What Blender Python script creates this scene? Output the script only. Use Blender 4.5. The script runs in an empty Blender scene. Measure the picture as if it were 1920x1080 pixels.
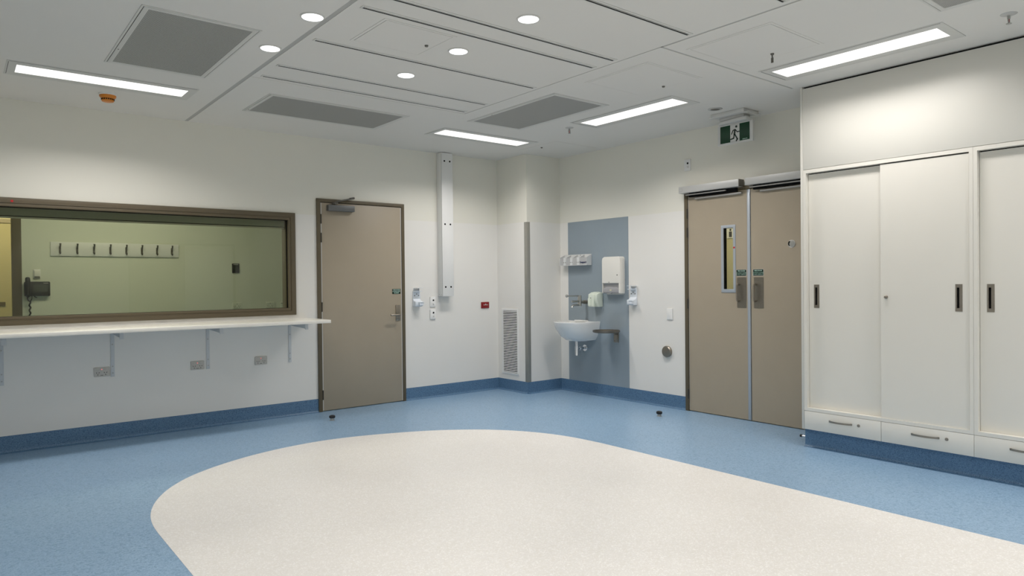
import bpy, bmesh, math, random
from mathutils import Matrix, Vector
random.seed(4)
sc = bpy.context.scene
COL = sc.collection
PI = math.pi

# ------------------------------------------------------------------ camera, world, exposure
cd = bpy.data.cameras.new('camera'); cam = bpy.data.objects.new('camera', cd); COL.objects.link(cam)
cd.sensor_width = 36.0; cd.lens = 1300.0 / 1920 * 36; cd.clip_start = 0.05; cd.clip_end = 60
_R = Vector((0.77954922, -0.62625941, -0.01010754)); _U = Vector((0.0136238917, 0.000820576171, 0.999906854)); _F = Vector((0.62619278, 0.77961432, -0.00917177))
cam.matrix_world = Matrix(((_R.x, _U.x, -_F.x, -5.6544), (_R.y, _U.y, -_F.y, -6.6663), (_R.z, _U.z, -_F.z, 1.2946), (0, 0, 0, 1)))
sc.camera = cam
w = bpy.data.worlds.new('world'); sc.world = w; w.use_nodes = True
w.node_tree.nodes['Background'].inputs[0].default_value = (0.5, 0.5, 0.5, 1)
w.node_tree.nodes['Background'].inputs[1].default_value = 0.0
sc.view_settings.view_transform = 'Standard'; sc.view_settings.look = 'None'
sc.view_settings.gamma = 1.0; sc.view_settings.use_curve_mapping = False
sc.view_settings.exposure = 0.0
sc.cycles.use_denoising = True
sc.cycles.max_bounces = 10; sc.cycles.diffuse_bounces = 6; sc.cycles.transparent_max_bounces = 12
sc.cycles.sample_clamp_indirect = 4.0
STRIP_W = 18.0    # each strip light's output, W
DOWN_W = 1.6      # each downlight's output, W
LENS = 1.35       # luminance of the lit diffusers themselves
NEXT = 15.5        # lamp in the room behind the glass
LAMP = (1.0, 0.955, 0.925)

H = 2.76          # ceiling height
YB = -8.7         # wall behind the camera
XL = -6.25        # wall on the camera's left

# ------------------------------------------------------------------ materials
def srgb(r, g, b):
    f = lambda c: (c / 255 / 12.92) if c / 255 <= 0.04045 else ((c / 255 + 0.055) / 1.055) ** 2.4
    return (f(r), f(g), f(b), 1)
def mat(name, col, rough=0.5, metal=0.0, noise=0.0, scale=20.0, bump=0.0, spec=0.5, coat=0.0):
    m = bpy.data.materials.new(name); m.use_nodes = True; nt = m.node_tree; N = nt.nodes; L = nt.links
    b = N['Principled BSDF']; b.inputs['Roughness'].default_value = rough; b.inputs['Metallic'].default_value = metal
    b.inputs['Specular IOR Level'].default_value = spec; b.inputs['Coat Weight'].default_value = coat
    b.inputs['Base Color'].default_value = col
    tc = N.new('ShaderNodeTexCoord'); nz = N.new('ShaderNodeTexNoise'); nz.inputs['Scale'].default_value = scale; nz.inputs['Detail'].default_value = 3
    L.new(tc.outputs['Object'], nz.inputs['Vector'])
    mx = N.new('ShaderNodeMix'); mx.data_type = 'RGBA'
    n = max(noise, 0.01)
    mx.inputs[6].default_value = tuple(c * (1 - n) for c in col[:3]) + (1,); mx.inputs[7].default_value = tuple(min(1, c * (1 + n)) for c in col[:3]) + (1,)
    L.new(nz.outputs['Fac'], mx.inputs[0]); L.new(mx.outputs[2], b.inputs['Base Color'])
    if bump:
        bp = N.new('ShaderNodeBump'); bp.inputs['Strength'].default_value = bump; bp.inputs['Distance'].default_value = 0.002
        L.new(nz.outputs['Fac'], bp.inputs['Height']); L.new(bp.outputs[0], b.inputs['Normal'])
    return m
def emis(name, col, s):
    m = bpy.data.materials.new(name); m.use_nodes = True; nt = m.node_tree
    nt.nodes.remove(nt.nodes['Principled BSDF']); e = nt.nodes.new('ShaderNodeEmission')
    e.inputs[0].default_value = tuple(col[:3]) + (1,); e.inputs[1].default_value = s
    nt.links.new(e.outputs[0], nt.nodes['Material Output'].inputs[0]); return m
def vinyl(name, base, dark, light, rough, fine=1.0):
    """flecked sheet vinyl: two sizes of random chips over a base colour"""
    m = bpy.data.materials.new(name); m.use_nodes = True; nt = m.node_tree; N = nt.nodes; L = nt.links
    b = N['Principled BSDF']; b.inputs['Roughness'].default_value = rough
    tc = N.new('ShaderNodeTexCoord')
    prev = None
    def rgb(c): 
        n = N.new('ShaderNodeRGB'); n.outputs[0].default_value = c; return n.outputs[0]
    prev = rgb(base)
    for sc_, lo, hi, c in ((230, 0.80, 0.86, dark), (170, 0.82, 0.88, light), (90, 0.90, 0.93, dark)):
        v = N.new('ShaderNodeTexVoronoi'); v.inputs['Scale'].default_value = sc_ * fine
        L.new(tc.outputs['Object'], v.inputs['Vector'])
        sp = N.new('ShaderNodeSeparateColor'); L.new(v.outputs['Color'], sp.inputs[0])
        mr = N.new('ShaderNodeMapRange'); mr.inputs[1].default_value = lo - 0.12; mr.inputs[2].default_value = hi
        L.new(sp.outputs[0], mr.inputs[0])
        mx = N.new('ShaderNodeMix'); mx.data_type = 'RGBA'; L.new(mr.outputs[0], mx.inputs[0]); L.new(prev, mx.inputs[6]); mx.inputs[7].default_value = c
        prev = mx.outputs[2]
    nz = N.new('ShaderNodeTexNoise'); nz.inputs['Scale'].default_value = 1.3; nz.inputs['Detail'].default_value = 5; L.new(tc.outputs['Object'], nz.inputs['Vector'])
    mr = N.new('ShaderNodeMapRange'); mr.inputs[3].default_value = 0.93; mr.inputs[4].default_value = 1.07; L.new(nz.outputs['Fac'], mr.inputs[0])
    mx = N.new('ShaderNodeMix'); mx.data_type = 'RGBA'; mx.blend_type = 'MULTIPLY'; mx.inputs[0].default_value = 1
    L.new(prev, mx.inputs[6]); L.new(mr.outputs[0], mx.inputs[7]); L.new(mx.outputs[2], b.inputs['Base Color'])
    rr = N.new('ShaderNodeMapRange'); rr.inputs[3].default_value = rough - 0.05; rr.inputs[4].default_value = rough + 0.08; L.new(nz.outputs['Fac'], rr.inputs[0]); L.new(rr.outputs[0], b.inputs['Roughness'])
    n2 = N.new('ShaderNodeTexNoise'); n2.inputs['Scale'].default_value = 260; L.new(tc.outputs['Object'], n2.inputs['Vector'])
    bp = N.new('ShaderNodeBump'); bp.inputs['Strength'].default_value = 0.12; bp.inputs['Distance'].default_value = 0.001
    L.new(n2.outputs['Fac'], bp.inputs['Height']); L.new(bp.outputs[0], b.inputs['Normal'])
    return m
def perforated(name):
    m = bpy.data.materials.new(name); m.use_nodes = True; nt = m.node_tree; N = nt.nodes; L = nt.links
    b = N['Principled BSDF']; b.inputs['Roughness'].default_value = 0.5
    tc = N.new('ShaderNodeTexCoord'); sx = N.new('ShaderNodeSeparateXYZ'); L.new(tc.outputs['Object'], sx.inputs[0])
    def mth(op, a, c=None):
        n = N.new('ShaderNodeMath'); n.operation = op
        for i, v in enumerate((a, c)):
            if v is None: continue
            if isinstance(v, (int, float)): n.inputs[i].default_value = v
            else: L.new(v, n.inputs[i])
        return n.outputs[0]
    P = 0.0068
    fx = mth('SUBTRACT', mth('FRACT', mth('DIVIDE', sx.outputs[0], P)), 0.5); fy = mth('SUBTRACT', mth('FRACT', mth('DIVIDE', sx.outputs[1], P)), 0.5)
    d = mth('SQRT', mth('ADD', mth('MULTIPLY', fx, fx), mth('MULTIPLY', fy, fy)))
    mr = N.new('ShaderNodeMapRange'); mr.inputs[1].default_value = 0.32; mr.inputs[2].default_value = 0.38; L.new(d, mr.inputs[0])
    mx = N.new('ShaderNodeMix'); mx.data_type = 'RGBA'; L.new(mr.outputs[0], mx.inputs[0])
    mx.inputs[6].default_value = (0.03, 0.03, 0.028, 1); mx.inputs[7].default_value = (0.46, 0.46, 0.43, 1)
    L.new(mx.outputs[2], b.inputs['Base Color']); return m
def glass(name, tint, refl=0.05):
    """flat pane: tinted see-through plus a mirror share that grows towards grazing angles"""
    m = bpy.data.materials.new(name); m.use_nodes = True; nt = m.node_tree; N = nt.nodes; L = nt.links
    N.remove(N['Principled BSDF'])
    tr = N.new('ShaderNodeBsdfTransparent'); tr.inputs[0].default_value = tint
    gl = N.new('ShaderNodeBsdfGlossy'); gl.inputs['Roughness'].default_value = 0.0; gl.inputs[0].default_value = (1, 1, 1, 1)
    lw = N.new('ShaderNodeLayerWeight'); lw.inputs[0].default_value = 0.5
    pw = N.new('ShaderNodeMath'); pw.operation = 'POWER'; pw.inputs[1].default_value = 4.0; L.new(lw.outputs['Facing'], pw.inputs[0])
    ad = N.new('ShaderNodeMath'); ad.operation = 'MULTIPLY_ADD'; ad.inputs[1].default_value = 0.9; ad.inputs[2].default_value = refl; L.new(pw.outputs[0], ad.inputs[0])
    mx = N.new('ShaderNodeMixShader'); L.new(ad.outputs[0], mx.inputs[0]); L.new(tr.outputs[0], mx.inputs[1]); L.new(gl.outputs[0], mx.inputs[2])
    L.new(mx.outputs[0], N['Material Output'].inputs[0]); return m

M_ceil = mat('ceiling_paint', (0.70, 0.685, 0.645, 1), 0.75, noise=0.01, scale=2)
M_upper = mat('cream_wall_paint', (0.75, 0.735, 0.655, 1), 0.55, noise=0.015, scale=2, bump=0.05)
M_sheet = mat('white_wall_vinyl', (0.775, 0.76, 0.72, 1), 0.36, noise=0.015, scale=3, bump=0.05)
M_white = mat('white_plastic', (0.76, 0.76, 0.74, 1), 0.35)
M_cab = mat('cabinet_laminate', (0.76, 0.738, 0.672, 1), 0.38, noise=0.01, scale=4)
M_bench = mat('bench_laminate', (0.84, 0.82, 0.76, 1), 0.3, noise=0.01, scale=4)
M_bulk = mat('bulkhead_laminate', (0.68, 0.668, 0.612, 1), 0.45, noise=0.01, scale=4)
M_floor = vinyl('blue_floor_vinyl', (0.25, 0.38, 0.53, 1), (0.18, 0.30, 0.435, 1), (0.295, 0.435, 0.58, 1), 0.33)
M_inlay = vinyl('pale_floor_vinyl', (0.745, 0.722, 0.69, 1), (0.72, 0.695, 0.65, 1), (0.84, 0.825, 0.795, 1), 0.36)
M_skirt = vinyl('dark_blue_skirting_vinyl', (0.095, 0.19, 0.315, 1), (0.055, 0.12, 0.215, 1), (0.14, 0.25, 0.38, 1), 0.38, 1.9)
M_panel = mat('slate_blue_sheet', (0.27, 0.325, 0.365, 1), 0.35, noise=0.02, scale=3)
M_frame = mat('bronze_brown_frame', (0.120, 0.097, 0.060, 1), 0.45, noise=0.03, scale=8, spec=0.35)
M_leaf = mat('taupe_door_laminate', (0.37, 0.315, 0.235, 1), 0.42, noise=0.03, scale=6)
M_lip = mat('pale_edge_lipping', (0.56, 0.555, 0.53, 1), 0.4)
M_alu = mat('satin_aluminium', (0.42, 0.42, 0.40, 1), 0.38, 0.6)
M_silver = mat('silver_painted_metal', (0.50, 0.50, 0.485, 1), 0.4, 0.2)
M_strip = mat('grey_blue_meeting_strip', (0.42, 0.46, 0.50, 1), 0.35, 0.3)
M_steel = mat('brushed_stainless', (0.30, 0.27, 0.225, 1), 0.33, 0.85, noise=0.12, scale=90)
M_dsteel = mat('darkened_steel', (0.16, 0.15, 0.13, 1), 0.4, 0.7)
M_track = mat('grey_slide_track', (0.33, 0.325, 0.31, 1), 0.4, 0.3)
M_hinge = mat('dark_bronze_hinge', (0.06, 0.055, 0.045, 1), 0.45, 0.5)
M_nickel = mat('dull_nickel', (0.50, 0.49, 0.47, 1), 0.22, 1.0)
M_closer = mat('grey_painted_closer', (0.15, 0.155, 0.155, 1), 0.45, 0.4)
M_chrome = mat('chrome', (0.80, 0.81, 0.82, 1), 0.1, 1.0)
M_black = mat('black_plastic', (0.012, 0.012, 0.012, 1), 0.45)
M_dark = mat('black_parts_and_shade', (0.010, 0.010, 0.010, 1), 0.9, spec=0.1)  # black stands in for shade in gaps and recesses; also real black parts
M_ceram = mat('white_ceramic', (0.80, 0.80, 0.78, 1), 0.12, coat=0.5)
M_cream = mat('cream_plastic', (0.78, 0.76, 0.70, 1), 0.3)
M_mint = mat('pale_green_plastic', (0.70, 0.76, 0.66, 1), 0.35)
M_blueish = mat('bluish_white_plastic', (0.72, 0.77, 0.82, 1), 0.3)
M_acryl = mat('clear_grey_acrylic', (0.46, 0.46, 0.455, 1), 0.18)
M_acrylw = mat('frosted_white_acrylic', (0.68, 0.69, 0.68, 1), 0.22)
M_smoke = mat('smoke_grey_plastic', (0.36, 0.36, 0.37, 1), 0.25)
M_brack = mat('grey_powdercoat', (0.58, 0.60, 0.61, 1), 0.45)
M_guard = mat('grey_corner_guard', (0.30, 0.295, 0.26, 1), 0.4, 0.2)
M_gpo = mat('grey_socket_plastic', (0.52, 0.50, 0.455, 1), 0.4)
M_green = mat('exit_green', (0.002, 0.040, 0.014, 1), 0.2, spec=0.3)
M_exitw = mat('grey_white_exit_housing', (0.60, 0.60, 0.575, 1), 0.35)
M_sign = mat('dark_green_sign', (0.003, 0.024, 0.015, 1), 0.25)
M_print = mat('pale_print', (0.45, 0.62, 0.54, 1), 0.4)
M_navy = mat('navy_print', (0.03, 0.04, 0.09, 1), 0.4)
M_red = mat('red_plastic', (0.22, 0.004, 0.006, 1), 0.3)
M_dot = mat('red_sticker', (0.45, 0.004, 0.010, 1), 0.4)
M_orange = mat('orange_plastic', (0.62, 0.20, 0.010, 1), 0.35)
M_perf = perforated('perforated_sheet')
M_grf = mat('grille_frame_paint', (0.61, 0.605, 0.57, 1), 0.5)
M_alip = mat('pale_grey_slot_metal', (0.62, 0.615, 0.58, 1), 0.45)
M_blind = mat('charcoal_blind_fabric', (0.26, 0.27, 0.26, 1), 0.7)
M_glass = glass('greenish_window_glass', (0.85, 0.86, 0.76, 1), 0.018)
M_vglass = glass('clear_vision_glass', (0.93, 0.94, 0.88, 1), 0.04)
M_next = mat('next_room_wall_paint', (0.68, 0.70, 0.60, 1), 0.6, noise=0.02, scale=2)
M_tan = mat('tan_corridor_door', (0.50, 0.44, 0.26, 1), 0.5, noise=0.03)
M_corr = mat('cream_corridor_paint', (0.62, 0.58, 0.42, 1), 0.6)
E_strip = emis('strip_diffuser_light', (1, .985, .96), LENS)
E_down = emis('downlight_light', (1, 1, 1), LENS * 1.6)
E_next = emis('next_room_light', (1.0, 0.97, 0.85), NEXT)
E_corr = emis('corridor_light', (1.0, 0.90, 0.66), 26.0); E_corr2 = emis('corridor_two_light', (1.0, 0.90, 0.66), 13.0)
E_red = emis('red_indicator', (1.0, 0.25, 0.25), 0.9)

# ------------------------------------------------------------------ mesh helpers
class G:
    def __init__(s): s.v = []; s.f = []
    def box(s, x0, y0, z0, x1, y1, z1):
        x0, x1 = sorted((x0, x1)); y0, y1 = sorted((y0, y1)); z0, z1 = sorted((z0, z1)); n = len(s.v)
        s.v += [(x0, y0, z0), (x1, y0, z0), (x1, y1, z0), (x0, y1, z0), (x0, y0, z1), (x1, y0, z1), (x1, y1, z1), (x0, y1, z1)]
        s.f += [tuple(n + i for i in q) for q in ((0, 3, 2, 1), (4, 5, 6, 7), (0, 1, 5, 4), (1, 2, 6, 5), (2, 3, 7, 6), (3, 0, 4, 7))]
        return s
    def prism(s, pts, axis, h0, h1):
        """polygon pts in the two other axes (order kept: x<y<z), extruded along axis"""
        n = len(s.v); k = len(pts)
        def P(a, b, h): return {0: (h, a, b), 1: (a, h, b), 2: (a, b, h)}[axis]
        s.v += [P(a, b, h0) for a, b in pts] + [P(a, b, h1) for a, b in pts]
        s.f += [tuple(n + i for i in range(k)), tuple(n + k + i for i in reversed(range(k)))]
        s.f += [(n + i, n + k + i, n + k + (i + 1) % k, n + (i + 1) % k) for i in range(k)]
        return s
    def tube(s, path, r, n=12, cap=True):
        P = [Vector(p) for p in path]; rs = r if isinstance(r, (list, tuple)) else [r] * len(P); b = len(s.v); up = None
        for i, p in enumerate(P):
            t = (P[min(i + 1, len(P) - 1)] - P[max(i - 1, 0)]).normalized()
            if up is None: up = Vector((0, 0, 1)) if abs(t.z) < 0.9 else Vector((1, 0, 0))
            u = (up - t * up.dot(t)).normalized(); up = u; w_ = t.cross(u)
            for k in range(n):
                a = 2 * PI * k / n; q = p + (u * math.cos(a) + w_ * math.sin(a)) * rs[i]; s.v.append(tuple(q))
        for i in range(len(P) - 1):
            for k in range(n):
                a = b + i * n + k; c = b + i * n + (k + 1) % n; s.f.append((a, c, c + n, a + n))
        if cap: s.f.append(tuple(b + k for k in reversed(range(n)))); s.f.append(tuple(b + (len(P) - 1) * n + k for k in range(n)))
        return s
    def lathe(s, prof, c=(0, 0, 0), axis=2, n=32, sx=1, sy=1):
        """profile (r, h) turned about an axis through c; closed at both ends"""
        b = len(s.v)
        for r, h in prof:
            for k in range(n):
                a = 2 * PI * k / n; u = r * math.cos(a) * sx; v = r * math.sin(a) * sy
                p = {2: (u, v, h), 1: (u, h, v), 0: (h, u, v)}[axis]; s.v.append((c[0] + p[0], c[1] + p[1], c[2] + p[2]))
        for i in range(len(prof) - 1):
            for k in range(n):
                a = b + i * n + k; d = b + i * n + (k + 1) % n; s.f.append((a, d, d + n, a + n))
        s.f.append(tuple(b + k for k in reversed(range(n)))); s.f.append(tuple(b + (len(prof) - 1) * n + k for k in range(n)))
        return s
    def plate(s, u0, v0, u1, v1, holes, axis, h0, h1):
        """rectangular slab with rectangular holes; (u,v) are the axes other than axis"""
        us = sorted({u0, u1} | {min(max(c, u0), u1) for h in holes for c in (h[0], h[2])}); vs = sorted({v0, v1} | {min(max(c, v0), v1) for h in holes for c in (h[1], h[3])})
        inside = lambda i, j: not (i < 0 or j < 0 or i >= len(us) - 1 or j >= len(vs) - 1) and not any(h[0] < (us[i] + us[i + 1]) / 2 < h[2] and h[1] < (vs[j] + vs[j + 1]) / 2 < h[3] for h in holes)
        def P(a, b, h): return {0: (h, a, b), 1: (a, h, b), 2: (a, b, h)}[axis]
        idx = {}
        def V(a, b, h):
            k = (a, b, h)
            if k not in idx: idx[k] = len(s.v); s.v.append(P(a, b, h))
            return idx[k]
        for i in range(len(us) - 1):
            for j in range(len(vs) - 1):
                if not inside(i, j): continue
                a, c, b, d = us[i], us[i + 1], vs[j], vs[j + 1]
                for h in (h0, h1): s.f.append((V(a, b, h), V(c, b, h), V(c, d, h), V(a, d, h)))
                if not inside(i - 1, j): s.f.append((V(a, b, h0), V(a, d, h0), V(a, d, h1), V(a, b, h1)))
                if not inside(i + 1, j): s.f.append((V(c, b, h0), V(c, d, h0), V(c, d, h1), V(c, b, h1)))
                if not inside(i, j - 1): s.f.append((V(a, b, h0), V(c, b, h0), V(c, b, h1), V(a, b, h1)))
                if not inside(i, j + 1): s.f.append((V(a, d, h0), V(c, d, h0), V(c, d, h1), V(a, d, h1)))
        return s
    def build(s, name, m, parent=None, bevel=0.0, seg=2, smooth=True):
        me = bpy.data.meshes.new(name); me.from_pydata(s.v, [], s.f); bm = bmesh.new(); bm.from_mesh(me)
        bmesh.ops.recalc_face_normals(bm, faces=bm.faces)
        if bevel:
            es = [e for e in bm.edges if len(e.link_faces) == 2 and e.calc_face_angle(0) > 0.6]
            bmesh.ops.bevel(bm, geom=es, offset=bevel, segments=seg, profile=0.5, affect='EDGES', clamp_overlap=True)
        bm.to_mesh(me); bm.free()
        if smooth:
            for p in me.polygons: p.use_smooth = True
            me.set_sharp_from_angle(angle=math.radians(32))
        me.materials.append(m)
        o = bpy.data.objects.new(name, me); COL.objects.link(o)
        if parent: o.parent = parent
        return o
def rr(w_, h, r, n=5, cx=0, cz=0):
    pts = []
    for sx, sz, a0 in ((1, 1, 0), (-1, 1, 90), (-1, -1, 180), (1, -1, 270)):
        for i in range(n + 1):
            a = math.radians(a0 + 90 * i / n); pts.append((cx + sx * (w_ / 2 - r) + r * math.cos(a), cz + sz * (h / 2 - r) + r * math.sin(a)))
    return pts
RW = -PI / 2      # rotation of things mounted on the right-hand wall: local +x runs right, local -y runs into the room
def thing(name, label, cat, loc=(0, 0, 0), rz=0.0, group=None):
    o = bpy.data.objects.new(name, None); COL.objects.link(o); o.location = loc; o.rotation_euler = (0, 0, rz); o.empty_display_size = 0.05
    o['label'] = label; o['category'] = cat
    if group: o['group'] = group
    return o
def root(name, loc=(0, 0, 0), rz=0.0):
    o = bpy.data.objects.new(name, None); COL.objects.link(o); o.location = loc; o.rotation_euler = (0, 0, rz); o['kind'] = 'structure'; return o
def struct(o): o['kind'] = 'structure'; return o
def tag(o, label, cat, group=None):
    o['label'] = label; o['category'] = cat
    if group: o['group'] = group
    return o
def kids(o): return [c for c in bpy.data.objects if c.parent == o]
def dup(r, loc, label, group=None, rz=None):
    c = r.copy(); COL.objects.link(c); c.location = loc
    if rz is not None: c.rotation_euler = (0, 0, rz)
    c['label'] = label
    if group: c['group'] = group
    for k in kids(r):
        d = k.copy(); COL.objects.link(d); d.parent = c
        for g in kids(k):
            e = g.copy(); COL.objects.link(e); e.parent = d
    return c
def text(s, size, m, parent, loc, name='lettering', depth=0.0006, bold=0.0, width=1.0):
    """printed words as flat raised letters facing local -y, centred on loc"""
    cu = bpy.data.curves.new('t', 'FONT'); cu.body = s; cu.size = size; cu.align_x = 'CENTER'; cu.align_y = 'CENTER'; cu.extrude = depth; cu.offset = bold; cu.resolution_u = 2
    t = bpy.data.objects.new('t', cu); COL.objects.link(t); bpy.context.view_layer.update()
    me = bpy.data.meshes.new_from_object(t.evaluated_get(bpy.context.evaluated_depsgraph_get()))
    bpy.data.objects.remove(t); me.transform(Matrix.Rotation(PI / 2, 4, 'X') @ Matrix.Scale(width, 4, (1, 0, 0))); me.materials.clear(); me.materials.append(m)
    o = bpy.data.objects.new(name, me); COL.objects.link(o); o.parent = parent; o.location = loc; return o

# ------------------------------------------------------------------ room shell
fl = struct(G().box(XL - .12, YB - .12, -0.10, 0.12, 0.12, 0).build('floor', M_floor))
top = [(-4.846, -2.70), (-4.84, -2.54), (-4.818, -2.37), (-4.77, -2.19), (-4.70, -2.02), (-4.596, -1.842), (-4.44, -1.66), (-4.244, -1.51), (-4.02, -1.39), (-3.79, -1.305),
       (-3.52, -1.252), (-3.24, -1.245), (-2.88, -1.32), (-2.46, -1.486), (-2.155, -1.69), (-1.95, -1.90), (-1.795, -2.15), (-1.70, -2.42), (-1.662, -2.70), (-1.655, -3.0)]
def cr(P, n=5):
    out = []
    for i in range(len(P) - 1):
        p0 = P[max(i - 1, 0)]; p1 = P[i]; p2 = P[i + 1]; p3 = P[min(i + 2, len(P) - 1)]
        for k in range(n):
            t = k / n; out.append(tuple(0.5 * (2 * p1[j] + (p2[j] - p0[j]) * t + (2 * p0[j] - 5 * p1[j] + 4 * p2[j] - p3[j]) * t * t + (3 * p1[j] - p0[j] - 3 * p2[j] + p3[j]) * t ** 3) for j in (0, 1)))
    return out + [P[-1]]
tp = cr(top); cy_ = (YB + 0) / 2
outline = tp + [(-1.655 - 0.0, 2 * cy_ + 3.0)] + [(-6.5 - x, 2 * cy_ - y) for x, y in tp[1:]]
G().prism(outline, 2, -0.004, 0.0012).build('floor_inlay', M_inlay, fl, smooth=False)

# ceiling: a plasterboard layer with the shadow-line grooves and air slots cut through it, and a backing above
SLX0, SLX1 = -3.945, -2.222
SLOTS = [-1.768, -2.066, -2.676, -3.302, -3.495, -4.098, -4.712, -5.32, -5.93, -6.54]
SW = 0.012
gro = [(-4.038, YB, -4.008, 0), (-4.008, -1.700, -2.17, -1.692), (-2.178, -3.85, -2.168, -1.692), (-2.178, YB, -2.160, -3.845), (-2.178, -3.862, -0.60, -3.846)]
cl = struct(G().plate(XL, YB, 0, 0, gro + [(SLX0, y - SW, SLX1, y + SW) for y in SLOTS], 2, H, H + 0.0035).build('ceiling', M_ceil, smooth=False))
G().plate(XL, YB, 0.1, 0.1, [(SLX0, y - SW, SLX1, y + SW) for y in SLOTS], 2, H + 0.0035, H + 0.06).build('ceiling_backing', M_ceil, cl, smooth=False)

gm = mat('grey_shadow_line', (0.42, 0.42, 0.40, 1), 0.6)
for x0, y0, x1, y1 in gro: G().box(x0, y0, H + .0022, x1, y1, H + .0036).build('groove_shade', gm, cl, smooth=False)  # grey strips put the grooves' shade into their colour

# wall_left: the wall with the window and the single door (y = 0)
WX0, WX1, WZ0, WZ1 = -5.99, -3.075, 1.028, 1.953
DX0, DX1, DZ = -2.785, -1.848, 2.125
holesL = [(WX0, WZ0, WX1, WZ1), (DX0, -1, DX1, DZ)]
wl = struct(G().plate(XL, 0, 0, H + .05, holesL, 1, 0, 0.13).build('wall_left', M_upper, smooth=False))
G().plate(XL, 0, -0.522, 1.982, holesL, 1, -0.003, 0).build('vinyl_sheet', M_sheet, wl, smooth=False)
# wall_right: the wall with the basin and the double door (x = 0)
RY1, RY0 = -2.412, -3.86
wr = struct(G().plate(YB, 0, 0, H + .05, [(RY0, -1, RY1, DZ)], 0, 0, 0.13).build('wall_right', M_upper, smooth=False))
G().plate(-3.90, 0, -0.558, 1.982, [(RY0, -1, RY1, DZ)], 0, -0.003, 0).build('vinyl_sheet', M_sheet, wr, smooth=False)
# corner column
A, B = 0.522, 0.558
wc = struct(G().box(-A, -B, 0, 0, 0, H).build('wall_corner_column', M_upper))
cs = G().plate(-B - .003, 0, 0, 1.982, [], 0, -A - 0.003, -A); cs.plate(-A - .003, 0, 0, 1.982, [], 1, -B - 0.003, -B)
cs.build('vinyl_sheet', M_sheet, wc, smooth=False)
# unseen sides, seen only as reflections in the window
BD0, BD1 = -1.94, -0.97
wb = struct(G().plate(XL, 0, 0.0, H + .05, [(BD0 - 1.0, -1, BD1, 2.12)], 1, YB - 0.12, YB).build('wall_back', M_upper, smooth=False))
G().plate(XL, 0, 0, 1.982, [(BD0 - 1.0, -1, BD1, 2.12)], 1, YB, YB + 0.003).build('vinyl_sheet', M_sheet, wb, smooth=False)
ws = struct(G().box(XL - .12, YB, 0, XL, 0.12, H + .05).build('wall_side', M_upper))
G().box(XL, YB, 0, XL + 0.003, 0, 1.982).build('vinyl_sheet', M_sheet, ws)
d3 = root('door_3', (0, YB, 0))
G().plate(BD0 - 1.04, 0, BD1 + .04, 2.16, [(BD0 - 1.0, -1, BD1, 2.12)], 1, 0.003, 0.02).build('door_frame', M_frame, d3)
G().box(BD0 - .99, -.05, 0.008, BD0 - .01, -.01, 2.11).build('door_leaf', M_leaf, d3)
G().box(BD0 + .01, -.05, 0.008, BD1 - .01, -.01, 2.11).build('door_leaf', M_white, d3)
G().box(BD0 - .2, 0.0, 2.15, BD0 + .38, .10, 2.24).build('closer_box', M_silver, d3)
struct(G().box(-0.58, YB, 0, 0, -6.21, H).build('wall_right_return', M_cab))

# skirting: coved vinyl upstand
def skirt(name, p0, p1, nrm, parent=None):
    """profile swept from p0 to p1 on the floor; nrm points into the room"""
    prof = [(0.0, 0.134), (0.004, 0.134), (0.005, 0.045)] + [(0.005 + 0.020 * (1 - math.cos(a)), 0.022 - 0.020 * math.sin(a)) for a in [i * PI / 12 for i in range(0, 7)]] + [(0.030, 0.0006), (0.030, 0.0), (0.0, 0.0)]
    g = G(); k = len(prof)
    for p in (p0, p1):
        for d, z in prof: g.v.append((p[0] + nrm[0] * d, p[1] + nrm[1] * d, z))
    g.f = [(i, (i + 1) % k, k + (i + 1) % k, k + i) for i in range(k)] + [tuple(range(k)), tuple(range(k, 2 * k))]
    return struct(g.build(name, M_skirt))
e = 0.003
skirt('baseboard_left', (XL, -e), (-2.818, -e), (0, -1)); skirt('baseboard_left_corner', (-1.816, -e), (-A - e, -e), (0, -1))
skirt('baseboard_column_left', (-A - e, -e), (-A - e, -B - e), (-1, 0)); skirt('baseboard_column_right', (-A - e, -B - e), (-e, -B - e), (0, -1))
skirt('baseboard_right', (-e, -B - e), (-e, -2.383), (-1, 0)); skirt('baseboard_side', (XL + e, -e), (XL + e, YB), (1, 0))
skirt('baseboard_back_left', (XL, YB + e), (BD0 - 1.04, YB + e), (0, 1)); skirt('baseboard_back_right', (BD1 + .04, YB + e), (-.58, YB + e), (0, 1))
skirt('baseboard_return', (-.58, -6.2), (-.58, YB), (-1, 0))
skf = G().box(-A - .0075, -B - .0075, 0, -A, -B, .134).build('baseboard_corner_bead', M_skirt); struct(skf)

# ------------------------------------------------------------------ window_1
win = root('window_1', (0, 0, 0))
ff = G().plate(WX0 - .037, WZ0 - .037, WX1 + .037, WZ1 + .037, [(WX0, WZ0, WX1, WZ1)], 1, -0.018, -0.003)
ff.plate(WX0 - .0, WZ0 - .0, WX1 + .0, WZ1 + .0, [(WX0 + .008, WZ0 + .006, WX1 - .008, WZ1 - .006)], 1, -0.018, 0.13)
ff.build('window_frame', M_frame, win, bevel=0.0015)
gb = G().plate(WX0 + .008, WZ0 + .006, WX1 - .008, WZ1 - .006, [(WX0 + .034, WZ0 + .030, WX1 - .030, WZ1 - .032)], 1, -0.012, 0.030)
gb.build('glazing_bead', M_frame, win, bevel=0.0015)
gb = G().plate(WX0 + .002, WZ0 + .002, WX1 - .002, WZ1 - .002, [(WX0 + .034, WZ0 + .030, WX1 - .032, WZ1 - .032)], 1, 0.044, 0.165)
gb.build('glazing_bead', M_frame, win, bevel=0.0015)
G().plate(WX0 + .03, WZ0 + .027, WX1 - .027, WZ1 - .029, [(WX0 + .038, WZ0 + .032, WX1 - .036, WZ1 - .037)], 1, 0.028, 0.046).build('gasket', M_dark, win)
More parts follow.
